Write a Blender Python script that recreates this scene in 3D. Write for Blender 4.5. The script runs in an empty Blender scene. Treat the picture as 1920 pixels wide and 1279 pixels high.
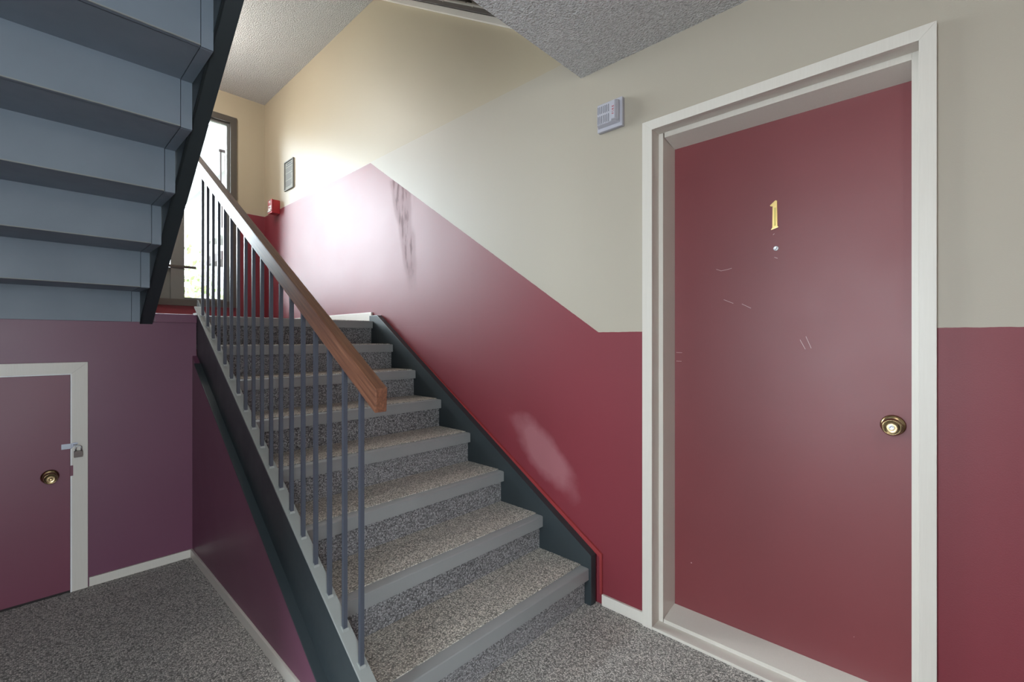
import bpy, bmesh, math, random
from mathutils import Vector, Matrix
random.seed(7)
S = bpy.context.scene
C = S.collection
PI = math.pi

# ------------------------------------------------------------------ camera
YAW = 46.767
cd = bpy.data.cameras.new('camera'); cam = bpy.data.objects.new('camera', cd); C.objects.link(cam)
cam.location = (0, 0, 1.27); cam.rotation_euler = (PI/2, 0, -math.radians(YAW))
cd.sensor_width = 36; cd.lens = 861.9/1920*36; cd.shift_y = -2.5/1920; cd.clip_start = .02
S.camera = cam

# ------------------------------------------------------------------ world, light, exposure
w = bpy.data.worlds.new('sky'); S.world = w; w.use_nodes = True
nt = w.node_tree; nt.nodes.clear()
wo = nt.nodes.new('ShaderNodeOutputWorld'); bg = nt.nodes.new('ShaderNodeBackground')
bg.inputs['Color'].default_value = (.84, .92, 1.0, 1); SKY = 34.0
# overcast sky: three times brighter overhead than at the horizon
tc = nt.nodes.new('ShaderNodeTexCoord'); sx = nt.nodes.new('ShaderNodeSeparateXYZ'); nt.links.new(tc.outputs['Generated'], sx.inputs[0])
mm = nt.nodes.new('ShaderNodeMath'); mm.operation = 'MAXIMUM'; nt.links.new(sx.outputs['Z'], mm.inputs[0]); mm.inputs[1].default_value = 0
ma = nt.nodes.new('ShaderNodeMath'); ma.operation = 'MULTIPLY_ADD'; nt.links.new(mm.outputs[0], ma.inputs[0]); ma.inputs[1].default_value = 2*SKY; ma.inputs[2].default_value = SKY
nt.links.new(ma.outputs[0], bg.inputs['Strength'])
nt.links.new(bg.outputs[0], wo.inputs[0])
S.view_settings.view_transform = 'Standard'; S.view_settings.look = 'None'
S.view_settings.gamma = 1; S.view_settings.use_curve_mapping = False
S.view_settings.exposure = -0.55
try:
    S.cycles.use_denoising = True
    S.cycles.max_bounces = 10; S.cycles.diffuse_bounces = 7; S.cycles.glossy_bounces = 4
    S.cycles.transparent_max_bounces = 12; S.cycles.sample_clamp_indirect = 8
except Exception: pass

def portal(name, loc, rot, sx, sy):
    l = bpy.data.lights.new(name, 'AREA'); l.shape = 'RECTANGLE'; l.size = sx; l.size_y = sy
    l.cycles.is_portal = True
    o = bpy.data.objects.new(name, l); C.objects.link(o); o.location = loc; o.rotation_euler = rot
portal('landing_window_portal', (.58, 5.86, 2.65), (-PI/2, 0, 0), 2.08, 2.1)
portal('added_entry_window_portal', (-2.86, .66, 1.23), (PI/2, 0, -PI/2), 1.0, 2.3)
portal('added_front_window_portal', (-.55, -1.66, 1.1), (PI/2, 0, 0), .7, 2.1)
portal('upper_window_portal', (.58, 5.86, 5.2), (-PI/2, 0, 0), 2.08, 1.5)

# ------------------------------------------------------------------ materials
def mat(name, col=(.5,.5,.5), rough=.5, metal=0, spec=.5):
    m = bpy.data.materials.new(name); m.use_nodes = True
    b = m.node_tree.nodes['Principled BSDF']
    b.inputs['Base Color'].default_value = (*col, 1); b.inputs['Roughness'].default_value = rough
    b.inputs['Metallic'].default_value = metal; b.inputs['Specular IOR Level'].default_value = spec
    return m
class NB:
    def __init__(s, m): s.m = m; s.t = m.node_tree; s.b = s.t.nodes['Principled BSDF']
    def n(s, typ, **k):
        q = s.t.nodes.new(typ)
        for a, v in k.items(): setattr(q, a, v)
        return q
    def l(s, a, b): s.t.links.new(a, b)
    def val(s, sock, v):
        if hasattr(v, 'is_output'): s.l(v, sock)
        else: sock.default_value = v
    def math(s, op, a, b=0.0, c=0.0, clamp=False):
        q = s.n('ShaderNodeMath', operation=op, use_clamp=clamp)
        s.val(q.inputs[0], a); s.val(q.inputs[1], b); s.val(q.inputs[2], c)
        return q.outputs[0]
    def mix(s, f, a, b):
        q = s.n('ShaderNodeMix', data_type='RGBA')
        s.val(q.inputs[0], f)
        for sock, v in ((q.inputs[6], a), (q.inputs[7], b)):
            if hasattr(v, 'is_output'): s.l(v, sock)
            else: sock.default_value = (*v, 1)
        return q.outputs[2]
    def pos(s):
        g = s.n('ShaderNodeNewGeometry'); x = s.n('ShaderNodeSeparateXYZ'); s.l(g.outputs['Position'], x.inputs[0])
        return g.outputs['Position'], x.outputs[0], x.outputs[1], x.outputs[2]
    def noise(s, vec, scale, detail=2, rough=.5):
        q = s.n('ShaderNodeTexNoise'); q.inputs['Scale'].default_value = scale
        q.inputs['Detail'].default_value = detail; q.inputs['Roughness'].default_value = rough
        if vec is not None: s.l(vec, q.inputs['Vector'])
        return q.outputs['Fac']
    def scl(s, vec, v):
        q = s.n('ShaderNodeMapping'); q.inputs['Scale'].default_value = v; s.l(vec, q.inputs[0]); return q.outputs[0]
    def ramp(s, f, stops):
        q = s.n('ShaderNodeValToRGB'); e = q.color_ramp.elements
        while len(e) < len(stops): e.new(.5)
        for i, (p, c) in enumerate(stops):
            e[i].position = p; e[i].color = (*c, 1) if len(c) == 3 else c
        s.l(f, q.inputs[0]); return q.outputs[0]
    def bump(s, h, strength=.3, dist=.001):
        q = s.n('ShaderNodeBump'); q.inputs['Strength'].default_value = strength; q.inputs['Distance'].default_value = dist
        s.l(h, q.inputs['Height']); s.l(q.outputs[0], s.b.inputs['Normal'])

CREAM = (.41, .365, .30); CREAM_UP = (.41, .345, .245); RED = (.185, .022, .034)

def wall_paint():
    m = mat('two_tone_wall_paint', CREAM, .42); k = NB(m)
    P, x, y, z = k.pos()
    f = k.math('MULTIPLY_ADD', k.math('SUBTRACT', y, 1.224), .6475, 1.310)
    f = k.math('MINIMUM', k.math('MAXIMUM', f, 1.306), 2.684)
    wob = k.math('MULTIPLY', k.math('SUBTRACT', k.noise(P, 30, 2), .5), .004)
    red = k.math('LESS_THAN', k.math('ADD', z, wob), f)
    up = k.math('MULTIPLY', k.math('GREATER_THAN', z, 2.690), k.math('GREATER_THAN', y, 1.2))
    cream = k.mix(up, CREAM, CREAM_UP)
    big = k.noise(P, 1.6, 3)
    cream = k.mix(k.math('MULTIPLY', big, .16), cream, (.33, .28, .21))
    # damp stain, dark streaks in the red paint by the stairs (a real stain on the wall)
    cx = k.math('ABSOLUTE', k.math('SUBTRACT', k.math('MULTIPLY_ADD', z, .22, 2.40), y))            # distance from the streak's axis
    wob2 = k.noise(k.scl(P, (1, 4, 1.6)), 3, 3)
    wid = k.math('MULTIPLY_ADD', k.math('SUBTRACT', z, 1.62), .07, k.math('MULTIPLY_ADD', wob2, .11, .02))
    on = k.math('MULTIPLY', k.math('GREATER_THAN', x, 1.85), k.math('LESS_THAN', z, 2.47))
    fade = k.math('MULTIPLY', k.math('SUBTRACT', z, 1.60), 5.0, clamp=True)
    halo = k.math('MULTIPLY', k.math('MULTIPLY', k.math('SUBTRACT', wid, cx), 40.0, clamp=True), fade)
    blot = k.math('MULTIPLY_ADD', k.noise(k.scl(P, (1, 11, 2.6)), 2.6, 4, .62), 6.0, -2.6, clamp=True)
    core = k.math('MULTIPLY', k.math('MULTIPLY', k.math('SUBTRACT', k.math('MULTIPLY', wid, .72), cx), 45.0, clamp=True), k.math('MULTIPLY', blot, fade))
    st = k.math('MULTIPLY', k.math('MULTIPLY', k.math('MAXIMUM', k.math('MULTIPLY', halo, .35), core), on), red)
    redc = k.mix(k.math('MULTIPLY', k.noise(P, 3, 4), .5), RED, (.17, .022, .030))
    redc = k.mix(k.math('MULTIPLY', st, .6), redc, (.07, .016, .024))
    # scuffed patch above the lower steps, its glare painted in as paler colour
    def ell(cy_, cz_, a, ry, rz):
        dy = k.math('SUBTRACT', y, cy_); dz = k.math('SUBTRACT', z, cz_); ca, sa = math.cos(a), math.sin(a)
        u = k.math('ADD', k.math('MULTIPLY', dy, ca/ry), k.math('MULTIPLY', dz, sa/ry))
        v = k.math('ADD', k.math('MULTIPLY', dy, -sa/rz), k.math('MULTIPLY', dz, ca/rz))
        r = k.math('SQRT', k.math('ADD', k.math('MULTIPLY', u, u), k.math('MULTIPLY', v, v)))
        r = k.math('ADD', r, k.math('MULTIPLY', k.math('SUBTRACT', k.noise(P, 9, 3), .5), .7))
        return r
    pt = k.math('SUBTRACT', 1.0, ell(1.56, .665, .72, .31, .115), clamp=True)
    pt = k.math('MULTIPLY', pt, 2.2, clamp=True)
    pt = k.math('MULTIPLY', pt, k.math('GREATER_THAN', x, 1.85))
    redc = k.mix(k.math('MULTIPLY', pt, .42), redc, (.42, .20, .22))
    # tiny chips
    v = k.n('ShaderNodeTexVoronoi'); v.inputs['Scale'].default_value = 5.5; k.l(P, v.inputs['Vector'])
    chip = k.math('MULTIPLY', k.math('LESS_THAN', v.outputs['Distance'], .022), k.math('GREATER_THAN', k.noise(P, 2.5, 1), .50))
    redc = k.mix(k.math('MULTIPLY', chip, .8), redc, (.6, .5, .48))
    k.l(k.mix(red, cream, redc), k.b.inputs['Base Color'])
    r = k.math('MULTIPLY_ADD', red, .0, .47)
    r = k.math('ADD', r, k.math('MULTIPLY', st, .17))
    r = k.math('ADD', r, k.math('MULTIPLY', k.noise(P, 4, 4), .06))
    k.l(r, k.b.inputs['Roughness'])
    # roller texture, drywall joints
    h = k.noise(P, 260, 2)
    def groove(c, at, wdt=.003):
        return k.math('MULTIPLY', k.math('LESS_THAN', k.math('ABSOLUTE', k.math('SUBTRACT', c, at)), wdt), -3.0)
    h = k.math('ADD', h, k.math('MULTIPLY', groove(z, 2.690), k.math('GREATER_THAN', y, 1.3)))
    h = k.math('ADD', h, groove(y, 2.146, .0015)); h = k.math('ADD', h, groove(z, 1.366, .0015))
    k.bump(h, .35, .0006)
    return m
M = {}
M['wall'] = wall_paint()

def paint_red(name, col, rough):
    m = mat(name, col, rough); k = NB(m); P, x, y, z = k.pos()
    c = k.mix(k.math('MULTIPLY', k.noise(P, 4, 4), .5), col, tuple(v*.78 for v in col))
    v = k.n('ShaderNodeTexVoronoi'); v.inputs['Scale'].default_value = 4.2; k.l(P, v.inputs['Vector'])
    chip = k.math('MULTIPLY', k.math('LESS_THAN', v.outputs['Distance'], .02), k.math('GREATER_THAN', k.noise(P, 3.1, 1), .52))
    wv = k.n('ShaderNodeTexWave', wave_type='BANDS', bands_direction='DIAGONAL'); wv.inputs['Scale'].default_value = 1.1
    wv.inputs['Distortion'].default_value = 14; wv.inputs['Detail'].default_value = 1.2; k.l(P, wv.inputs['Vector'])
    scr = k.math('MULTIPLY', k.math('GREATER_THAN', wv.outputs['Fac'], .9999), k.math('GREATER_THAN', k.noise(P, 3.5, 1), .62))
    c = k.mix(k.math('MULTIPLY', k.math('MAXIMUM', chip, k.math('MULTIPLY', scr, .0)), .75), c, (.6, .42, .42))
    k.l(c, k.b.inputs['Base Color'])
    k.l(k.math('MULTIPLY_ADD', k.noise(P, 5, 3), .08, rough-.04), k.b.inputs['Roughness'])
    k.bump(k.noise(P, 240, 2), .25, .0005)
    return m
M['door_red'] = paint_red('door_red_paint', (.20, .042, .048), .42)
M['hatch_red'] = paint_red('small_door_plum_tone', (.175, .045, .078), .42)  # small door in a similar plum tone
M['plum'] = paint_red('plum_wall_tone', (.165, .056, .100), .42)  # separate plum tone for the lower left walls and landing cap
M['trim_red'] = mat('red_trim_paint', (.27, .035, .038), .32)

def white_trim():
    m = mat('white_trim_paint', (.62, .59, .54), .38); k = NB(m); P, x, y, z = k.pos()
    g = k.noise(k.scl(P, (60, 60, 2.5)), 4, 4)
    k.l(k.mix(k.math('MULTIPLY', g, .35), (.66, .62, .565), (.50, .46, .40)), k.b.inputs['Base Color'])
    k.bump(g, .22, .0006); return m
M['trim'] = white_trim()

def carpet(name, a, b, c, scale=150):
    m = mat(name, b, 1.0, 0, .1); k = NB(m); P, x, y, z = k.pos()
    v = k.n('ShaderNodeTexVoronoi'); v.inputs['Scale'].default_value = scale; v.inputs['Randomness'].default_value = .75; k.l(P, v.inputs['Vector'])
    d = v.outputs['Distance']
    sp = k.n('ShaderNodeSeparateColor'); k.l(v.outputs['Color'], sp.inputs[0])
    col = k.ramp(sp.outputs[0], [(0, a), (.45, b), (1, c)])
    col = k.mix(k.math('MULTIPLY_ADD', d, 2.2, -.70, clamp=True), col, tuple(q*.16 for q in b))
    col = k.mix(k.math('MULTIPLY', k.noise(P, 2.2, 3), .35), col, tuple(q*.62 for q in b))
    k.l(col, k.b.inputs['Base Color'])
    k.bump(k.math('ADD', k.math('MULTIPLY', d, -1.0), k.math('MULTIPLY', k.noise(P, scale*2.5, 2), .5)), .9, .004)
    k.b.inputs['Sheen Weight'].default_value = .15
    return m
M['carpet'] = carpet('floor_carpet', (.27, .26, .245), (.56, .53, .49), (.84, .80, .74), 165)
M['carpet_step_lit'] = carpet('step_carpet_lit', (.28, .26, .235), (.62, .58, .51), (.90, .84, .75), 165)  # same carpet, lighter and warmer to paint in light on the treads

M['carpet_riser_shaded'] = carpet('riser_carpet_shaded', (.13, .125, .13), (.31, .30, .305), (.48, .465, .47), 165)  # same carpet, darkened to paint in the shade on the risers
def painted_steel(name, col, rough=.38):
    m = mat(name, col, rough); k = NB(m); P, x, y, z = k.pos()
    n = k.noise(P, 7, 5, .6)
    k.l(k.mix(k.math('MULTIPLY', n, .45), col, tuple(q*.6+.01 for q in col)), k.b.inputs['Base Color'])
    k.l(k.math('MULTIPLY_ADD', n, .25, rough-.10), k.b.inputs['Roughness'])
    k.bump(k.noise(P, 120, 3), .12, .0006); return m
M['steel'] = painted_steel('dark_slate_stringer_paint', (.026, .035, .040), .40)
M['flange'] = painted_steel('worn_grey_flange_paint', (.25, .26, .25), .45)
M['baluster'] = painted_steel('baluster_paint', (.048, .054, .072), .36)
M['nosing'] = painted_steel('step_nosing_paint', (.25, .255, .255), .36)
M['pan'] = painted_steel('stair_underside_paint', (.185, .225, .275), .50)
M['pan_dark'] = painted_steel('upper_stair_underside_paint', (.045, .032, .025), .55)
M['bracket'] = painted_steel('steel_angle_paint', (.30, .27, .23), .45)

def popcorn():
    m = mat('popcorn_ceiling', (.62, .61, .60), .95, 0, .2); k = NB(m); P, x, y, z = k.pos()
    a = k.noise(P, 95, 4, .6)
    v = k.n('ShaderNodeTexVoronoi'); v.inputs['Scale'].default_value = 110; k.l(P, v.inputs['Vector'])
    h = k.math('ADD', a, k.math('MULTIPLY', v.outputs['Distance'], -.7))
    k.l(k.mix(k.math('MULTIPLY_ADD', a, 2.4, -.9, clamp=True), (.55, .54, .54), (.82, .81, .81)), k.b.inputs['Base Color'])
    k.bump(h, 1.0, .012); return m
M['ceiling'] = popcorn()

def wood():
    m = mat('handrail_oak', (.3, .12, .05), .38); k = NB(m)
    t = k.n('ShaderNodeTexCoord'); v = k.scl(t.outputs['Object'], (34, 1.1, 34))
    g = k.noise(v, 3.2, 6, .65); g2 = k.noise(k.scl(t.outputs['Object'], (160, 4, 160)), 3, 3)
    c = k.ramp(g, [(.30, (.060, .024, .015)), (.5, (.135, .056, .032)), (.72, (.23, .105, .058))])
    c = k.mix(k.math('MULTIPLY', g2, .35), c, (.09, .035, .02))
    k.l(c, k.b.inputs['Base Color']); k.bump(g2, .25, .0006); return m
M['wood'] = wood()

def brass():
    m = mat('antique_brass', (.50, .34, .15), .26, 1.0); k = NB(m); P, x, y, z = k.pos()
    n = k.noise(P, 70, 4)
    k.l(k.mix(n, (.42, .31, .17), (.22, .16, .09)), k.b.inputs['Base Color']); return m
M['brass'] = brass()
M['gold'] = mat('polished_brass', (.83, .62, .25), .28, 1.0)
M['chrome'] = mat('chrome', (.60, .61, .65), .34, 1.0)
M['zinc'] = mat('zinc_hasp', (.34, .35, .40), .45, .6)
M['lock_body'] = mat('padlock_laminated_steel', (.16, .13, .12), .42, .7)
M['dark'] = mat('dark_gap', (.02, .015, .015), .8)
M['plastic'] = mat('white_alarm_plastic', (.43, .42, .47), .42)
M['slot'] = mat('grey_slot', (.10, .10, .12), .7)
M['alarm_red'] = mat('red_alarm_plastic', (.33, .018, .025), .35)
M['label_white'] = mat('white_label', (.80, .80, .80), .5)
M['ink_red'] = mat('red_ink', (.45, .02, .02), .5)
M['paper'] = mat('notice_paper', (.34, .35, .33), .9, 0, .1)
M['ink'] = mat('grey_ink', (.15, .16, .18), .9, 0, .1)
M['notice_frame'] = mat('notice_frame_plastic', (.22, .22, .21), .6, 0, .2)
M['wframe'] = painted_steel('window_frame_bronze', (.075, .065, .055), .40)
M['wgrey'] = painted_steel('window_grey_panel', (.16, .165, .155), .45)

def glass():
    m = bpy.data.materials.new('window_glass'); m.use_nodes = True; t = m.node_tree; t.nodes.clear()
    o = t.nodes.new('ShaderNodeOutputMaterial'); mx = t.nodes.new('ShaderNodeMixShader'); a = t.nodes.new('ShaderNodeBsdfTransparent')
    g = t.nodes.new('ShaderNodeBsdfGlossy'); g.inputs['Roughness'].default_value = .02; a.inputs[0].default_value = (.95, .97, .96, 1)
    fr = t.nodes.new('ShaderNodeFresnel'); fr.inputs[0].default_value = 1.45
    t.links.new(fr.outputs[0], mx.inputs[0]); t.links.new(a.outputs[0], mx.inputs[1]); t.links.new(g.outputs[0], mx.inputs[2]); t.links.new(mx.outputs[0], o.inputs[0])
    return m
M['glass'] = glass()

def noisy(name, a, b, scale, rough=.9):
    m = mat(name, a, rough); k = NB(m); P, x, y, z = k.pos()
    k.l(k.mix(k.noise(P, scale, 4), a, b), k.b.inputs['Base Color']); return m
M['pale_gravel'] = noisy('pale_gravel', (.38, .39, .34), (.50, .50, .45), 1.5)  # unseen ground kept pale to bounce light up to the landing ceiling
M['leaf'] = noisy('foliage', (.022, .040, .005), (.050, .065, .012), 2.0)
M['bark'] = noisy('bark', (.10, .07, .05), (.18, .13, .10), 6)
M['siding'] = noisy('pale_siding', (.050, .047, .046), (.065, .062, .060), 1)
M['brick'] = noisy('outside_brick', (.030, .017, .014), (.040, .025, .020), 9)
M['darkout'] = mat('dark_railing', (.008, .005, .005), .8, 0, .1)
M['pane_out'] = mat('outside_window', (.10, .12, .15), .1)
M['roof'] = mat('white_soffit', (.13, .13, .135), .8)

# ------------------------------------------------------------------ geometry helpers
def link(name, bm, m, parent=None, smooth=False):
    me = bpy.data.meshes.new(name); bmesh.ops.recalc_face_normals(bm, faces=bm.faces[:]); bm.to_mesh(me); bm.free()
    ms = m if isinstance(m, (list, tuple)) else [m]
    for q in ms: me.materials.append(q)
    if smooth:
        for p in me.polygons: p.use_smooth = True
    o = bpy.data.objects.new(name, me); C.objects.link(o)
    if parent is not None: o.parent = parent; o.matrix_parent_inverse = Matrix.Identity(4); o.matrix_basis = parent_world(parent).inverted()
    return o
def parent_world(o):
    mw = o.matrix_basis.copy()
    while o.parent is not None:
        o = o.parent; mw = o.matrix_basis @ mw
    return mw
def add_box(bm, x0, x1, y0, y1, z0, z1, bev=0, seg=2, mi=0):
    vs = [bm.verts.new((x, y, z)) for x in (x0, x1) for y in (y0, y1) for z in (z0, z1)]
    F = [(0,1,3,2), (4,6,7,5), (0,4,5,1), (2,3,7,6), (0,2,6,4), (1,5,7,3)]
    fs = [bm.faces.new([vs[i] for i in f]) for f in F]
    for f in fs: f.material_index = mi
    if bev:
        es = list({e for f in fs for e in f.edges})
        bmesh.ops.bevel(bm, geom=es, offset=bev, segments=seg, profile=.7, affect='EDGES')
def box(name, x0, x1, y0, y1, z0, z1, m, parent=None, bev=0):
    bm = bmesh.new(); add_box(bm, x0, x1, y0, y1, z0, z1, bev); return link(name, bm, m, parent)
def add_prism(bm, pts, a0, a1, axis='x', bev=0):
    def P(p, a):
        if axis == 'x': return (a, p[0], p[1])
        if axis == 'y': return (p[0], a, p[1])
        return (p[0], p[1], a)
    A = [bm.verts.new(P(p, a0)) for p in pts]; B = [bm.verts.new(P(p, a1)) for p in pts]
    n = len(pts); fs = [bm.faces.new(A), bm.faces.new(B[::-1])]
    for i in range(n): fs.append(bm.faces.new((A[i], A[(i+1) % n], B[(i+1) % n], B[i])))
    if bev:
        es = list({e for f in fs for e in f.edges})
        bmesh.ops.bevel(bm, geom=es, offset=bev, segments=2, profile=.7, affect='EDGES')
def prism(name, pts, a0, a1, m, parent=None, axis='x', bev=0):
    bm = bmesh.new(); add_prism(bm, pts, a0, a1, axis, bev); return link(name, bm, m, parent)
def lathe(name, prof, centre, direction, m, parent=None, seg=32, squash=None):
    """prof: (distance along direction, radius)"""
    bm = bmesh.new(); d = Vector(direction).normalized()
    u = d.orthogonal().normalized(); v = d.cross(u); rings = []
    for (h, r) in prof:
        if r < 1e-6: rings.append([bm.verts.new(Vector(centre)+d*h)])
        else: rings.append([bm.verts.new(Vector(centre)+d*h+(u*math.cos(2*PI*i/seg)+v*math.sin(2*PI*i/seg))*r) for i in range(seg)])
    for a, b in zip(rings, rings[1:]):
        for i in range(seg):
            j = (i+1) % seg
            if len(a) == 1 and len(b) == 1: continue
            if len(a) == 1: bm.faces.new((a[0], b[i], b[j]))
            elif len(b) == 1: bm.faces.new((a[i], a[j], b[0]))
            else: bm.faces.new((a[i], a[j], b[j], b[i]))
    return link(name, bm, m, parent, smooth=True)
def tube(name, pts, r, m, parent=None, seg=10):
    bm = bmesh.new(); rings = []
    pts = [Vector(p) for p in pts]
    for i, p in enumerate(pts):
        t = (pts[min(i+1, len(pts)-1)]-pts[max(i-1, 0)]).normalized()
        u = t.cross(Vector((0.13, .9, .31))).normalized(); v = t.cross(u)
        rings.append([bm.verts.new(p+(u*math.cos(2*PI*k/seg)+v*math.sin(2*PI*k/seg))*r) for k in range(seg)])
    for a, b in zip(rings, rings[1:]):
        for k in range(seg): bm.faces.new((a[k], a[(k+1) % seg], b[(k+1) % seg], b[k]))
    bm.faces.new(rings[0]); bm.faces.new(rings[-1][::-1])
    return link(name, bm, m, parent, smooth=True)
def empty(name, loc=(0, 0, 0)):
    o = bpy.data.objects.new(name, None); o.empty_display_size = .1; C.objects.link(o); o.location = loc
    o.matrix_basis = Matrix.Translation(loc); return o
def struct(o): o['kind'] = 'structure'; return o
def tag(o, label, cat, group=None):
    o['label'] = label; o['category'] = cat
    if group: o['group'] = group
    return o

# ------------------------------------------------------------------ constants measured from the photograph
W = 1.905                       # right wall face
YL = 3.213                      # front of the landing
YB = 5.70                       # window wall
RISE, RUN, Y0 = .1766, .2828, 1.2375
ZL = 8*RISE                     # landing 1.413
XL = -.75                       # stair hall left wall
ZC = 2.572                      # hall ceiling
Z2 = 2*ZL                       # second floor 2.826
ZTOP = 6.0

# ------------------------------------------------------------------ setting
struct(box('floor', -2.7, 2.3, -1.5, YL+.02, -.15, 0, M['carpet']))
# right wall with the doorway cut out
bm = bmesh.new()
for y0, y1, z0, z1 in ((-1.5, .035, 0, ZTOP), (.955, YB, 0, ZTOP), (.035, .955, 2.21, ZTOP)):
    add_box(bm, W, W+.25, y0, y1, z0, z1)
struct(link('wall_right', bm, M['wall']))
# window wall
bm = bmesh.new()
wx0, wx1, wz0, wz1 = -.46, 1.615, 1.62, 3.71
for x0, x1, z0, z1 in ((XL, wx0, 0, ZTOP), (wx1, W, 0, ZTOP), (wx0, wx1, 0, wz0), (wx0, wx1, wz1, 4.5), (wx0, wx1, 5.9, ZTOP)):
    add_box(bm, x0, x1, YB, YB+.14, z0, z1)
struct(link('wall_back', bm, M['wall']))
bm = bmesh.new()
add_box(bm, XL-.12, XL, 1.24, YB+.14, 0, ZTOP)
struct(link('wall_left', bm, M['wall']))
struct(box('wall_hall_left_far', -2.7, XL-.12, 1.24, 1.36, 0, ZTOP, M['wall']))
bm = bmesh.new()
for x0, x1, z0, z1 in ((-2.7, -.9, 0, ZTOP), (-.2, W, 0, ZTOP), (-.9, -.2, 2.15, ZTOP), (-.9, -.2, 0, .05)):
    add_box(bm, x0, x1, -1.62, -1.5, z0, z1)
struct(link('wall_front', bm, M['wall']))
bm = bmesh.new()      # entry end of the hall, with glazing added for light
for y0, y1, z0, z1 in ((-1.5, .20, 0, ZTOP), (1.12, 1.24, 0, ZTOP), (.20, 1.12, 2.50, ZTOP), (.20, 1.12, 0, .12)):
    add_box(bm, -2.82, -2.7, y0, y1, z0, z1)
struct(link('wall_entry', bm, M['wall']))
# landing, its front wall and cap
struct(box('floor_landing', XL, W, YL+.10, YB, ZL-.2, ZL, M['carpet']))
struct(box('wall_landing_front', XL, .700, YL, YL+.10, 0, ZL-.045, M['plum']))
bm = bmesh.new(); add_box(bm, .50, .700, YL-.014, YL+.10, ZL-.045, ZL+.004, .003)
struct(link('trim_1', bm, M['plum']))
struct(box('wall_spandrel_core', .700, W, YL+.05, YL+.10, 0, ZL-.2, M['wall']))
# triangular wall under the outer stringer
sl = RISE/RUN
def nose(y): return RISE+(y-Y0)*sl
prism_pts = [(1.22, 0), (YL, 0), (YL, nose(YL)-.232), (1.33, nose(1.33)-.232), (1.22, nose(1.22)-.235)]
prism_pts = [(1.235, 0), (YL, 0), (YL, nose(YL)-.236), (1.335, 0.001)]
prism_pts = [(Y0+(.236-RISE)/sl, 0), (YL, 0), (YL, nose(YL)-.236)]
struct(prism('wall_stair_side', prism_pts, .680, .705, M['plum']))
struct(prism('baseboard_stair_side', [(Y0+(.236-RISE)/sl+.02, 0), (YL-.001, 0), (YL-.001, .046), (Y0+(.236-RISE)/sl+.09, .046)], .669, .680, M['trim'], bev=.002))
struct(box('baseboard_landing_front', .233, .669, YL-.012, YL, 0, .046, M['trim'], bev=.002))
struct(box('baseboard_right', W-.012, W, .979, 1.192, 0, .052, M['trim'], bev=.002))
struct(box('baseboard_landing_right', W-.014, W, 3.31, YB, ZL, ZL+.075, M['trim'], bev=.003))
struct(box('baseboard_landing_back', XL, W-.014, YB-.014, YB, ZL, ZL+.075, M['trim'], bev=.003))
struct(box('baseboard_right_near', W-.012, W, -1.5, .015, 0, .052, M['trim'], bev=.002))
# hall ceiling / second floor slab, upper landing, top
struct(box('ceiling', -2.7, W, -1.5, 1.318, ZC, ZC+.02, M['ceiling']))
struct(box('floor_second', -2.7, W, -1.5, 1.20, ZC+.02, Z2, M['carpet']))
struct(box('ceiling_landing', XL, W, YL-.02, YB, 3.968, 3.99, M['ceiling']))
struct(box('floor_upper_landing', XL, W, YL+.02, YB, 3.99, ZL*3, M['carpet']))
struct(box('ceiling_top', -2.7, W+.2, -1.6, YB+.1, ZTOP-.1, ZTOP+.02, M['ceiling']))

# windows
def window(name, x0, x1, z0, z1, mull=True):
    r = empty(name, ((x0+x1)/2, YB+.05, z0)); struct(r)
    fw = .062
    bm = bmesh.new()
    add_box(bm, x0, x0+fw, YB-.018, YB+.12, z0, z1); add_box(bm, x1-fw, x1, YB-.018, YB+.12, z0, z1)
    add_box(bm, x0+fw, x1-fw, YB-.018, YB+.12, z1-.065, z1); add_box(bm, x0+fw, x1-fw, YB-.018, YB+.12, z0, z0+.065)
    link('window_frame', bm, M['wframe'], r)
    bm = bmesh.new(); a = .024
    X0, X1, Z0, Z1 = x0+fw, x1-fw, z0+.065, z1-.065
    add_box(bm, X0, X0+a, YB+.03, YB+.08, Z0, Z1); add_box(bm, X1-a, X1, YB+.03, YB+.08, Z0, Z1)
    add_box(bm, X0+a, X1-a, YB+.03, YB+.08, Z1-a, Z1); add_box(bm, X0+a, X1-a, YB+.03, YB+.08, Z0, Z0+a)
    link('sash', bm, M['wgrey'], r)
    if mull:
        box('mullion', 1.022, 1.140, YB+.0, YB+.10, Z0, Z1, M['wgrey'], r, bev=.004)
        box('lower_panel', X0, 1.022, YB+.02, YB+.07, Z0, 2.005, M['wgrey'], r)
        box('transom', X0, 1.238, YB-.012, YB+.012, 2.005, 2.032, M['wframe'], r, bev=.006)
    g = box('glass_pane', X0, X1, YB+.052, YB+.058, Z0, Z1, M['glass'], r)
    return r
window('window_1', wx0, wx1, wz0, wz1)
window('window_3', wx0, wx1, 4.5, 5.9, False)
r = struct(empty('added_window_2', (-2.76, .66, .12)))  # unseen end glazing, added to light the hall and the red door
bm = bmesh.new()
for y0, y1, z0, z1 in ((.20, .26, .12, 2.50), (1.06, 1.12, .12, 2.50), (.26, 1.06, 2.44, 2.50), (.26, 1.06, .12, .18)):
    add_box(bm, -2.80, -2.72, y0, y1, z0, z1)
link('window_frame', bm, M['wframe'], r)
box('glass_pane', -2.763, -2.757, .26, 1.06, .18, 2.44, M['glass'], r)
r = struct(empty('added_window_4', (-.4, -1.56, .05)))  # glazing added behind the viewpoint as fill light
bm = bmesh.new()
for x0, x1, z0, z1 in ((-.9, -.84, .05, 2.15), (-.26, -.2, .05, 2.15), (-.84, -.26, 2.09, 2.15), (-.84, -.26, .05, .11)):
    add_box(bm, x0, x1, -1.60, -1.52, z0, z1)
link('window_frame', bm, M['wframe'], r)
box('glass_pane', -.84, -.26, -1.563, -1.557, .11, 2.09, M['glass'], r)

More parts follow.
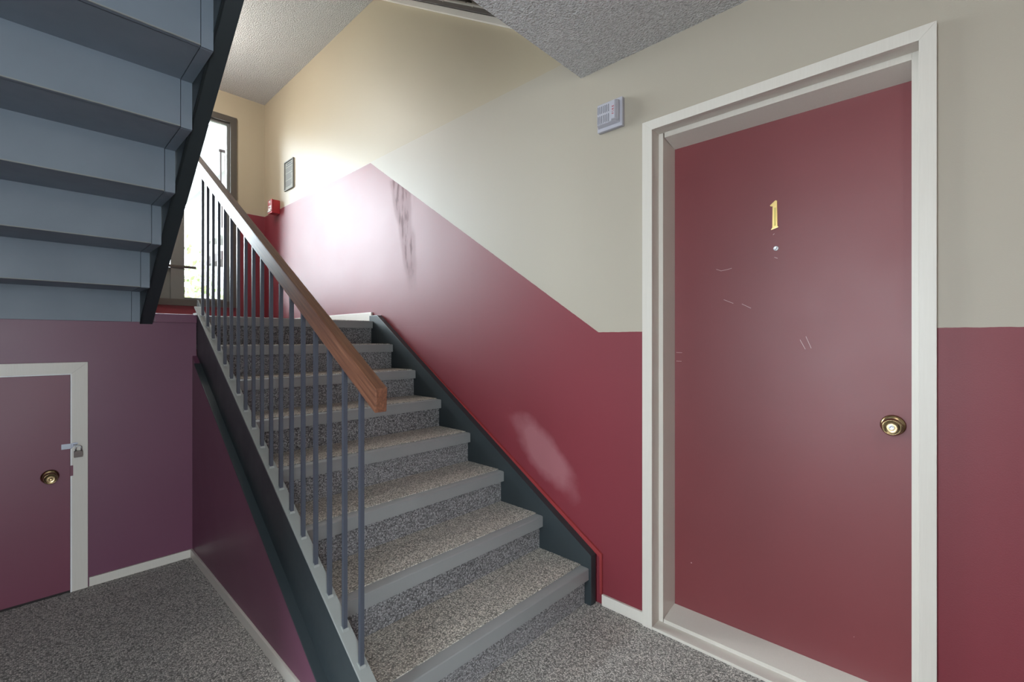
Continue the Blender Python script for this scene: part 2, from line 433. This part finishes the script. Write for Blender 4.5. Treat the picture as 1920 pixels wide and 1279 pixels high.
# ------------------------------------------------------------------ entrance door (door_1)
d = struct(empty('door_1', (1.98, .49, 0)))
yo0, yo1, zo = .016, .978, 2.232      # casing outside
yi0, yi1, zi = .057, .932, 2.190      # casing inside
XC = 1.885
def mitre(name, pts, x0, x1, m, par, bev=.0015): return prism(name, pts, x0, x1, m, par, 'x', bev)
mitre('casing_leg', [(yo1, 0), (yi1, 0), (yi1, zi), (yo1, zo)], XC, W, M['trim'], d)
mitre('casing_leg', [(yo0, 0), (yi0, 0), (yi0, zi), (yo0, zo)], XC, W, M['trim'], d)
mitre('casing_head', [(yo0, zo), (yi0, zi), (yi1, zi), (yo1, zo)], XC, W, M['trim'], d)
# jamb: outer lining, then the deeper stop
bm = bmesh.new()
add_box(bm, W, 1.96, yi1, yi1+.022, 0, zi+.02); add_box(bm, W, 1.96, yi0-.02, yi0, 0, zi+.02); add_box(bm, W, 1.96, yi0, yi1, zi, zi+.02)
link('jamb', bm, M['trim'], d)
ys0, ys1 = .076, .912
bm = bmesh.new()
add_prism(bm, [(1.952, ys1), (2.12, ys1-.012), (2.12, .96), (1.952, .96)], .0, 2.20, 'z')
add_prism(bm, [(1.952, ys0), (2.12, ys0), (2.12, .03), (1.952, .03)], .0, 2.20, 'z')
add_prism(bm, [(1.952, 2.168), (2.058, 2.146), (2.12, 2.146), (2.12, 2.205), (1.952, 2.205)], .0762, .905, 'y')
link('door_stop', bm, M['trim'], d)
bm = bmesh.new()
add_box(bm, XC+.002, 1.952, yi0, yi1, 0, .012, .002)
add_prism(bm, [(1.950, 0), (1.950, .028), (2.058, .054), (2.12, .054), (2.12, 0)], ys0, ys1-.004, 'y')
link('sill', bm, M['trim'], d)
leaf = box('door_leaf', 2.058, 2.100, .062, .915, .050, 2.152, M['door_red'], d)
# number 1
XD = 2.058
def on_door(px, py):
    a = math.radians(YAW); f = 861.9; u = px-960; v = py-637
    r = Vector((f*math.sin(a)+u*math.cos(a), f*math.cos(a)-u*math.sin(a), -v)); t = XD/r.x
    return (r.y*t, 1.27+r.z*t)
num = [(1457.5, 376.5), (1454.5, 376), (1444, 386), (1446, 388), (1450, 386.5), (1449.5, 427.5), (1446, 431), (1446.5, 431.5), (1460, 426), (1459.5, 425), (1457.2, 424.8)]
pts = [on_door(*p) for p in num]
bm = bmesh.new(); add_prism(bm, pts, XD-.006, XD-.0, 'x', .0012)
nb = link('door_number', bm, M['gold'], d); nb['label'] = 'brass numeral 1'
a1, b1 = on_door(1454, 390); a2, b2 = on_door(1453.5, 424)
box('number_groove', XD-.0066, XD-.0058, a1-.0035, a1+.0035, b2, b1, mat('brass_shadow', (.45, .36, .12), .4, 1), nb)
py_, pz_ = on_door(1455, 466)
pe = lathe('peephole', [(0, .0095), (.003, .0095), (.004, .0075), (.0035, .005), (.002, .0035), (.0035, 0)], (XD, py_, pz_), (-1, 0, 0), M['chrome'], d, 20)
sm = mat('bare_scratch', (.62, .45, .42), .7)
for (p, q) in (((1452, 438), (1449.5, 440.5)), ((1452, 482.5), (1458, 484.5)), ((1343, 505), (1352, 508)), ((1352, 508), (1364, 505.5)), ((1364, 505.5), (1372, 503)), ((1268, 661), (1279, 661.5)), ((1268, 677), (1278, 677.5)), ((1500, 637), (1510, 655)), ((1511, 631), (1521, 653)), ((1391, 570), (1408, 578)), ((1357, 562), (1375, 569))):
    (ya, za), (yb, zb) = on_door(*p), on_door(*q)
    dv = Vector((ya-yb, za-zb)); nn = Vector((-dv.y, dv.x)).normalized()*.0006
    bm = bmesh.new(); add_prism(bm, [(ya+nn.x, za+nn.y), (yb+nn.x, zb+nn.y), (yb-nn.x, zb-nn.y), (ya-nn.x, za-nn.y)], XD-.0004, XD, 'x')
    link('scratch', bm, sm, leaf)
# knob
def knob(cx, cy, cz, dr, par, s=1.0, keyed=True, droop=0):
    prof = [(0, .033), (.004, .0335), (.008, .031), (.011, .026), (.012, .016), (.028, .0135), (.033, .017), (.038, .0255), (.047, .0275), (.056, .0262), (.060, .0235), (.0605, .0222), (.0590, .0212), (.0592, .010), (.0598, 0)]
    kb = lathe('door_knob', [(h*s, r*s) for h, r in prof], (cx, cy, cz), dr, M['brass'], par, 40)
    dv = Vector(dr).normalized(); c2 = Vector((cx, cy, cz))+dv*.059*s
    cyl = lathe('lock_cylinder', [(0, .0075*s), (.002*s, .0075*s), (.0026*s, .006*s), (.0018*s, .0045*s), (.0018*s, 0)], c2, dr, M['chrome'] if keyed else M['brass'], kb, 18)
    return kb
ky, kz = on_door(1673, 797)
knob(XD, ky-.002, kz-.0, (-1, 0, 0), d, 1.05)

# ------------------------------------------------------------------ small door under the landing (door_2)
d2 = struct(empty('door_2', (-.2, YL, 0)))
xa, xb = .168, .228
YF = YL-.014
bm = bmesh.new(); add_prism(bm, [(xa, 0), (xb, 0), (xb, 1.156), (xa, 1.100)], YF, YL, 'y', .0015); link('casing_leg', bm, M['trim'], d2)
bm = bmesh.new(); add_prism(bm, [(-.62, 0), (-.56, 0), (-.56, 1.100), (-.62, 1.156)], YF, YL, 'y', .0015); link('casing_leg', bm, M['trim'], d2)
bm = bmesh.new(); add_prism(bm, [(-.62, 1.156), (xb, 1.156), (xa, 1.100), (-.56, 1.100)], YF, YL, 'y', .0015); link('casing_head', bm, M['trim'], d2)
bm = bmesh.new(); add_box(bm, xa-.005, xa+.0005, YF-.002, YL, 0, 1.1); add_box(bm, -.56, xa-.005, YF-.002, YL, 1.094, 1.1); link('jamb_edge', bm, M['label_white'], d2)
lf = box('door_leaf', -.556, xa-.006, YF-.001, YL, .012, 1.093, M['hatch_red'], d2, bev=.001)
box('floor_gap', -.556, xa-.006, YF+.002, YL, 0, .012, M['dark'], d2)
knob(.090, YF-.001, .598, (0, -1, 0), d2, 1.0, False)
box('strike_plate', xa-.006, xa+.005, YF-.0035, YF-.0005, .585, .637, M['hatch_red'], d2, bev=.001)
hs = box('hasp', .130, .166, YF-.004, YF-.001, .722, .748, M['zinc'], d2, bev=.001); hs['label'] = 'zinc hasp plate'
bm = bmesh.new(); add_prism(bm, [(.166, .722), (.172, .728), (.190, .742), (.192, .748), (.180, .752), (.166, .748)], YF-.0045, YF-.001, 'y', .0006); link('hasp_strap', bm, M['zinc'], hs)
tube('staple', [(.180+.006*math.cos(t), YF-.004-.014*math.sin(t), .741) for t in [PI*i/8 for i in range(9)]], .0017, M['chrome'], hs, 8)
# padlock
pl = tag(empty('padlock', (.190, YF-.022, .678)), 'small dark laminated padlock with a chrome shackle on the hasp of the little door', 'padlock')
bm = bmesh.new()
for i in range(6): add_box(bm, .1745, .2065, YF-.028, YF-.011, .6785+i*.0052, .6785+i*.0052+.0048, .0009, 1)
add_box(bm, .1755, .2055, YF-.027, YF-.012, .6790, .7090)
link('lock_body', bm, M['lock_body'], pl)
pts = [(.1805, YF-.0195, .708)]+[(.1910-.0105*math.cos(t), YF-.0195, .724+.0115*math.sin(t)) for t in [PI*i/12 for i in range(13)]]+[(.2015, YF-.0195, .708)]
tube('shackle', pts, .0026, M['chrome'], pl, 10)

# ------------------------------------------------------------------ lower staircase
st = tag(empty('staircase', (1.3, 1.24, 0)), 'lower carpeted flight rising from the hall floor to the landing, with balusters and wooden handrail', 'staircase')
XT0, XT1 = .711, 1.853
for i in range(8):
    z = RISE*(i+1); y = Y0+RUN*i
    yb_ = y+RUN+.026 if i < 7 else YL+.11
    if i < 7:
        t = box('tread', XT0, XT1, y+.03, y+RUN+.03, z-.045, z-.012, M['steel'], st)
    else:
        t = box('tread', XT0, XT1, y+.03, YL+.10, z-.045, z-.012, M['steel'], st)
    # nosing: rounded metal lip with a return under the front edge
    bm = bmesh.new()
    add_prism(bm, [(y, z-.055), (y, z-.004), (y+.003, z-.001), (y+.008, z), (y+.048, z+.0005), (y+.048, z-.004), (y+.02, z-.006), (y+.012, z-.055)], XT0+.002, XT1-.002, 'x')
    n = link('nosing', bm, M['nosing'], t)
    cy1 = y+RUN+.030 if i < 7 else YL+.101
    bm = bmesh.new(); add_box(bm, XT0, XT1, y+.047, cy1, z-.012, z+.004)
    c = link('tread_carpet', bm, M['carpet_step_lit'], t)
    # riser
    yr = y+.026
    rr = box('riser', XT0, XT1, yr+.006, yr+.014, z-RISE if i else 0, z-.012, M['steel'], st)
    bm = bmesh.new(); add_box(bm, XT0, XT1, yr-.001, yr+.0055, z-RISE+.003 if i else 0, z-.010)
    link('riser_carpet_shaded', bm, M['carpet_riser_shaded'], rr)
# outer channel stringer
def band(r0, r1, y0=1.10, y1=YL, flat=None):
    """strip parallel to the nosing line between offsets r0 and r1"""
    return [(y0, nose(y0)+r0), (y1, nose(y1)+r0), (y1, nose(y1)+r1), (y0, nose(y0)+r1)]
def clip0(pts):   # clip polygon at z>=0
    out = []
    for i, p in enumerate(pts):
        q = pts[(i+1) % len(pts)]
        if p[1] >= 0: out.append(p)
        if (p[1] < 0) != (q[1] < 0):
            t = p[1]/(p[1]-q[1]); out.append((p[0]+(q[0]-p[0])*t, 0))
    return out
sg = prism('stringer', clip0(band(-.232, .095, 1.13)), .703, .711, M['steel'], st)
prism('top_flange', band(.094, .103, 1.13, YL-.085), .671, .712, M['flange'], sg, bev=.0012)
prism('bottom_flange', clip0(band(-.235, -.226, 1.30, YL-.08)), .671, .711, M['steel'], sg, bev=.0012)
box('end_plate', .671, .711, 1.122, 1.130, 0, nose(1.13)+.100, M['steel'], sg)
bm = bmesh.new(); add_box(bm, .684, .711, YL-.10, YL, ZL+.0, ZL+.012); link('end_cap', bm, M['label_white'], sg)
# wall stringer and its red trim
top = .070
sw = prism('stringer', [(1.225, .0), (1.262, .0), (YL+.06, nose(YL+.06)-.26), (YL+.06, ZL+.045), (3.16, ZL+.045), (1.240, nose(1.240)+top), (1.225, nose(1.230)+top-.004)], 1.853, 1.893, M['steel'], st, bev=.003)
tw = prism('wall_trim', [(1.192, .052), (1.204, .052), (1.204, .228), (3.19, 1.445), (3.27, 1.445), (3.27, 1.458), (3.178, 1.462), (1.192, .243)], 1.893, W, M['trim_red'], st, bev=.002)
# balusters
HS, HZ, HY = .601, 1.133, 1.155
def rail_top(y): return HZ+HS*(y-HY)
bs = .0127/2
for i in range(18):
    y = 1.268+.1042*i; x = .692
    bm = bmesh.new()
    zb0 = nose(y)+.1030; zt = rail_top(y)-.072
    vs = []
    add_prism(bm, [(y-bs, nose(y-bs)+.1025), (y+bs, nose(y+bs)+.1025), (y+bs, rail_top(y+bs)-.071), (y-bs, rail_top(y-bs)-.071)], x-bs, x+bs, 'x')
    b = link('baluster', bm, M['baluster'], st)
    prism('weld', [(y-bs-.004, nose(y-bs-.004)+.1025), (y+bs+.004, nose(y+bs+.004)+.1025), (y+bs+.002, nose(y+bs)+.107), (y-bs-.002, nose(y-bs)+.108)], x-bs-.003, x+bs+.003, M['flange'], b)
# handrail: built in its own sloping frame so the grain runs along it
ang = math.atan(HS); y1 = 3.32
pts = [(HY, HZ), (y1, rail_top(y1)), (y1, rail_top(y1)-.071), (HY, HZ-.066)]
pts = [(HY, HZ), (y1, rail_top(y1)), (y1, rail_top(y1)-.071), (HY+.004, HZ-.069)]
Mr = Matrix.Translation((.692, HY, HZ)) @ Matrix.Rotation(ang, 4, 'X')
bm = bmesh.new(); add_prism(bm, pts, .673, .711, 'x', .004)
for v in bm.verts: v.co = Mr.inverted() @ v.co
hr = link('handrail', bm, M['wood'], st)
hr.matrix_basis = parent_world(st).inverted() @ Mr
hr['label'] = 'brown oak handrail'
for y in (1.20, 2.1, 3.0):
    pass

# ------------------------------------------------------------------ upper-left flight seen from below
s2 = tag(empty('staircase', (-.1, YL, ZL)), 'blue-grey stair flight overhead at left, seen from its closed underside', 'staircase')
X20, X21 = XL+.004, .400
for k in range(8):
    yk = YL-.003-RUN*k; zk = 1.355+RISE*k
    zt = zk+RISE
    bm = bmesh.new(); add_box(bm, X20, X21, yk-.012, yk, zk if k else ZL-.045, zt+.004)
    # small folded lip under the panel
    rp = link('riser_panel', bm, M['pan'], s2)
    if k: box('panel_lip', X20, X21, yk-.0165, yk-.0122, zk, zk+.004, M['flange'], rp, bev=.0012)  # lip in paler paint imitates a bright highlight along the edge
    box('clip_angle', X21+.0025, .4375, yk-.010, yk-.001, zk if k else ZL-.045, zt+.004, M['pan'], s2)
    box('riser_backing', X20, .4375, yk+.0004, yk+.004, zk if k else ZL-.045, zt+.05, M['pan'], rp)
    if k: box('clip_angle', X21+.0025, .4375, yk-.0005, yk+RUN-.0115, zk-.001, zk+.003, M['pan'], s2)
    if k < 7:
        box('tread_slab', X20, .4375, yk-RUN+.005, yk+.02, zt+.0555, zt+.075, M['pan'], s2)
        box('tread_panel', X20, X21, yk-RUN+.001, yk-.0005, zt, zt+.055, M['pan'], s2)
        
def low(y): return 1.351+(3.228-y)*.655
ya, yb = 1.22, YL
up_ = lambda y: 1.59+(3.25-y)*.6245+.10
prism('stringer', [(ya, low(ya)), (3.150, low(3.150)), (YL, 1.356), (YL, up_(YL)), (ya, up_(ya))], .438, .446, M['steel'], s2)
prism('bottom_flange', [(ya, low(ya)), (3.150, low(3.150)), (YL, 1.356), (YL, 1.372), (3.150, low(3.150)+.009), (ya, low(ya)+.009)], .438, .494, M['steel'], s2, bev=.001)
prism('top_flange', [(ya, up_(ya)), (YL, up_(YL)), (YL, up_(YL)-.009), (ya, up_(ya)-.009)], .438, .494, M['steel'], s2)

# ------------------------------------------------------------------ upper-right flight, seen through the gap above the wall
s3 = tag(empty('staircase', (1.3, 1.24, Z2)), 'upper dark brown stair flight above the cream wall, open underside with steel angles', 'staircase')
for i in range(8):
    z = Z2+RISE*(i+1); y = Y0+RUN*i
    box('tread_pan', .711, 1.853, y, y+RUN+.02, z-.05, z-.01, M['pan_dark'], s3)
    box('riser_panel', .711, 1.853, y+.02, y+.03, z-RISE, z-.01, M['pan_dark'], s3)
    if i < 7:
        for xx in (1.815, .73):
            bm = bmesh.new(); add_box(bm, xx, xx+.034, y+.03, y+RUN-.02, z-.054, z-.050); add_box(bm, xx+.030, xx+.034, y+.03, y+RUN-.02, z-.09, z-.050)
            add_box(bm, xx, xx+.034, y+RUN+.014, y+RUN+.018, z-.05, z+RISE-.06)
            link('angle_bracket', bm, M['bracket'], s3)
def up3(r0, r1, y0=Y0, y1=YL): return [(p, q+Z2) for p, q in band(r0, r1, y0, y1)]
prism('stringer', up3(-.235, .10), 1.853, 1.860, M['pan_dark'], s3)
prism('bottom_flange', up3(-.243, -.233), 1.835, 1.862, M['bracket'], s3)
prism('stringer', up3(-.235, .10), .703, .711, M['bracket'], s3)
prism('wall_trim', up3(-.312, -.272), 1.878, W-.002, M['trim'], s3, bev=.002)
prism('wall_trim', up3(-.268, .10), 1.862, W-.002, M['pan_dark'], s3)

# ------------------------------------------------------------------ alarm sounder
al = tag(empty('fire_alarm', (W, 1.142, 2.26)), 'square white fire alarm sounder high on the cream wall left of the door', 'alarm')
ya, yb, za, zb = 1.076, 1.210, 2.256, 2.390
bm = bmesh.new()
add_box(bm, W-.022, W, ya, yb, za, zb, .006, 3)
link('back_plate', bm, M['plastic'], al, )
def frustum(name, x0, x1, o, i_, m, par, bev=.002):
    bm = bmesh.new(); A = [bm.verts.new((x0, y, z)) for y, z in o]; B = [bm.verts.new((x1, y, z)) for y, z in i_]
    fs = [bm.faces.new(A), bm.faces.new(B)]+[bm.faces.new((A[k], A[(k+1) % 4], B[(k+1) % 4], B[k])) for k in range(4)]
    bmesh.ops.bevel(bm, geom=list({e for f in fs for e in f.edges}), offset=bev, segments=2, affect='EDGES')
    return link(name, bm, m, par)
def rc(a, b, c, e): return [(a, c), (b, c), (b, e), (a, e)]
frustum('sounder_body', W-.020, W-.042, rc(ya+.012, yb-.006, za+.016, zb-.010), rc(ya+.030, yb-.012, za+.026, zb-.018), M['plastic'], al)
gy0, gy1 = ya+.060, yb-.018
for k in range(7):
    y = gy0+(gy1-gy0)*k/6
    for z0, z1 in ((za+.030, za+.066), (za+.076, zb-.024)):
        box('grille_slot', W-.0428, W-.0415, y-.0012, y+.0012, z0, z1, M['slot'], al)
frustum('strobe_lens', W-.030, W-.050, rc(ya+.012, ya+.050, za+.022, zb-.014), rc(ya+.022, ya+.042, za+.030, zb-.018), M['plastic'], al)
def text(s, loc, rot, size, m, par, name='lettering', ext=.0003, align='CENTER'):
    cu = bpy.data.curves.new(name, 'FONT'); cu.body = s; cu.size = size; cu.extrude = ext; cu.align_x = align; cu.align_y = 'CENTER'
    o = bpy.data.objects.new(name, cu); C.objects.link(o)
    bpy.context.view_layer.update(); dg = bpy.context.evaluated_depsgraph_get()
    me = bpy.data.meshes.new_from_object(o.evaluated_get(dg)); me.name = name
    bpy.data.objects.remove(o); me.materials.clear(); me.materials.append(m)
    q = bpy.data.objects.new(name, me); C.objects.link(q); q.parent = par
    q.matrix_basis = parent_world(par).inverted() @ (Matrix.Translation(loc) @ rot)
    return q
# text plane facing -x, reading upward: local x -> +z
R_up = Matrix(((0, 0, -1, 0), (0, 1, 0, 0), (1, 0, 0, 0), (0, 0, 0, 1)))
R_up = Matrix(((0, 0, -1), (0, 1, 0), (1, 0, 0))).to_4x4()
R_dn = Matrix(((0, 0, -1), (0, -1, 0), (-1, 0, 0))).to_4x4()
R_face = Matrix(((0, 0, -1), (-1, 0, 0), (0, 1, 0))).to_4x4()       # upright text on the right wall
text('F I R E', (W-.0505, ya+.0318, (za+zb)/2+.004), R_up, .015, M['ink_red'], al, ext=.0004)

# ------------------------------------------------------------------ pull station
ps = tag(empty('fire_alarm_pull', (W, 5.30, 2.64)), 'small red fire alarm pull box on the landing wall near the corner', 'alarm')
py0, py1, pz0, pz1 = 5.235, 5.345, 2.632, 2.775
box('housing', W-.075, W, py0, py1, pz0, pz1, M['alarm_red'], ps, bev=.006)
box('cover', W-.086, W-.075, py0-.002, py1+.002, pz0-.002, pz1+.002, M['alarm_red'], ps, bev=.003)
box('instruction_label', W-.0875, W-.086, py0+.015, py1-.015, pz0+.038, pz0+.080, M['label_white'], ps)
text('FIRE', (W-.0870, (py0+py1)/2, pz1-.022), R_face, .03, M['label_white'], ps, ext=.0008)
text('PULL', (W-.0880, (py0+py1)/2, pz0+.058), R_face, .028, M['alarm_red'], ps, ext=.0006)
box('pull_handle', W-.094, W-.086, py0+.012, py1-.012, pz0+.014, pz0+.030, M['label_white'], ps, bev=.002)

# ------------------------------------------------------------------ framed notice
nf = tag(empty('notice_frame', (W, 4.97, 2.84)), 'framed paper notice on the cream landing wall above the red pull box', 'notice')
ny0, ny1, nz0, nz1 = 4.855, 5.085, 2.835, 3.140
bm = bmesh.new(); fw = .010
add_box(bm, W-.016, W, ny0, ny0+fw, nz0, nz1); add_box(bm, W-.016, W, ny1-fw, ny1, nz0, nz1)
add_box(bm, W-.016, W, ny0+fw, ny1-fw, nz0, nz0+fw); add_box(bm, W-.016, W, ny0+fw, ny1-fw, nz1-fw, nz1)
link('frame', bm, M['notice_frame'], nf)
pp = box('paper', W-.006, W-.002, ny0+fw, ny1-fw, nz0+fw, nz1-fw, M['paper'], nf)
bm = bmesh.new()
random.seed(3); z = nz1-.035
add_box(bm, W-.0068, W-.006, ny0+.055, ny1-.055, z, z+.010); z -= .020
add_box(bm, W-.0068, W-.006, ny0+.035, ny1-.035, z, z+.007); z -= .022
while z > nz0+.035:
    add_box(bm, W-.0068, W-.006, ny0+.022+random.random()*.05, ny1-.022, z, z+.0045); z -= .0125 if random.random() < .8 else .024
link('text_lines', bm, M['ink'], pp)

# ------------------------------------------------------------------ outside
struct(box('ground', -25, 25, YB+.14, 45, -1.2, -1.0, M['pale_gravel']))
bl = tag(empty('apartment_building', (6.2, 14, -1)), 'pale neighbouring apartment building with dark balcony railings beyond the landing window', 'building')
box('wall', 4.05, 9.5, 14, 20, -1, 6.3, M['siding'], bl)
box('brick_pier', 3.74, 4.05, 13.7, 14.2, -1, 9, M['brick'], bl)
box('eave', 3.0, 9.5, 12.9, 20, 6.25, 6.45, M['roof'], bl)
box('eave', 3.55, 9.5, 12.4, 20, 6.45, 6.7, M['roof'], bl)
box('balcony_slab', 3.25, 4.6, 12.6, 14, 3.78, 3.95, M['siding'], bl)
box('balcony_slab', 3.25, 4.6, 12.6, 14, 3.20, 3.40, M['darkout'], bl)
rl = box('railing', 3.25, 4.0, 12.62, 12.66, 4.72, 4.78, M['darkout'], bl)
for i in range(9): box('railing_bar', 3.26+.085*i, 3.285+.085*i, 12.62, 12.65, 3.95, 4.72, M['darkout'], rl)
rl = box('railing', 3.36, 4.0, 13.2, 13.24, 5.98, 6.04, M['darkout'], bl)
for i in range(5): box('railing_bar', 3.38+.11*i, 3.41+.11*i, 13.2, 13.23, 5.2, 6.0, M['darkout'], rl)
def tree(x, y, z0, h, r, label, seed):
    random.seed(seed)
    t = tag(empty('tree', (x, y, z0)), label, 'tree', None)
    tube('trunk', [(x, y, z0), (x+.05, y, z0+h*.3), (x-.04, y+.05, z0+h*.7)], .09, M['bark'], t, 8)
    bm = bmesh.new()
    for _ in range(900):
        a, b = random.uniform(0, 2*PI), random.uniform(-1, 1); q = random.random()**.4
        c = Vector((x+math.cos(a)*math.sqrt(1-b*b)*r*q, y+math.sin(a)*math.sqrt(1-b*b)*r*q, z0+h*.62+b*h*.38*q))
        s = random.uniform(.05, .11); u = Vector((random.gauss(0, 1), random.gauss(0, 1), random.gauss(0, 1))).normalized(); v = u.orthogonal().normalized()
        vs = [bm.verts.new(c+u*s), bm.verts.new(c+v*s*.55), bm.verts.new(c-u*s), bm.verts.new(c-v*s*.55)]; bm.faces.new(vs)
    f = link('foliage', bm, M['leaf'], t); f['kind'] = 'stuff'
tree(2.15, 12.0, -1, 4.6, 1.0, 'yellow-green leafy tree seen through the landing window, left of the building', 5)
tree(3.1, 9.6, -1, 3.9, .75, 'low bright green leafy tree in front of the neighbouring building', 9)

# ------------------------------------------------------------------ dome ceiling lamps added out of view as fill light
M['opal'] = mat('lamp_opal_glass', (.9, .88, .82), .4)
M['opal'].node_tree.nodes['Principled BSDF'].inputs['Emission Color'].default_value = (1, .93, .82, 1)
M['opal'].node_tree.nodes['Principled BSDF'].inputs['Emission Strength'].default_value = 6
def lamp(x, y, z, watt, label, col=(1, .95, .88)):
    r = tag(empty('fill_lamp', (x, y, z)), label, 'lamp')
    lathe('base_plate', [(0, .15), (.015, .15), (.02, .14), (.02, 0)], (x, y, z), (0, 0, -1), M['trim'], r, 32)
    lathe('lamp_shade', [(.018, .135), (.04, .13), (.065, .10), (.078, .05), (.082, 0)], (x, y, z), (0, 0, -1), M['opal'], r, 32)
    l = bpy.data.lights.new('fill_light', 'POINT'); l.energy = watt; l.color = col; l.shadow_soft_size = .12
    o = bpy.data.objects.new('fill_light', l); C.objects.link(o); o.parent = r; o.location = (0, 0, -.22)
lamp(-.2, -.5, ZC, 22, 'added round opal fill lamp in the hall behind the viewpoint')
lamp(.60, 4.6, 3.965, 85, 'added round opal fill lamp over the stair landing, out of view')
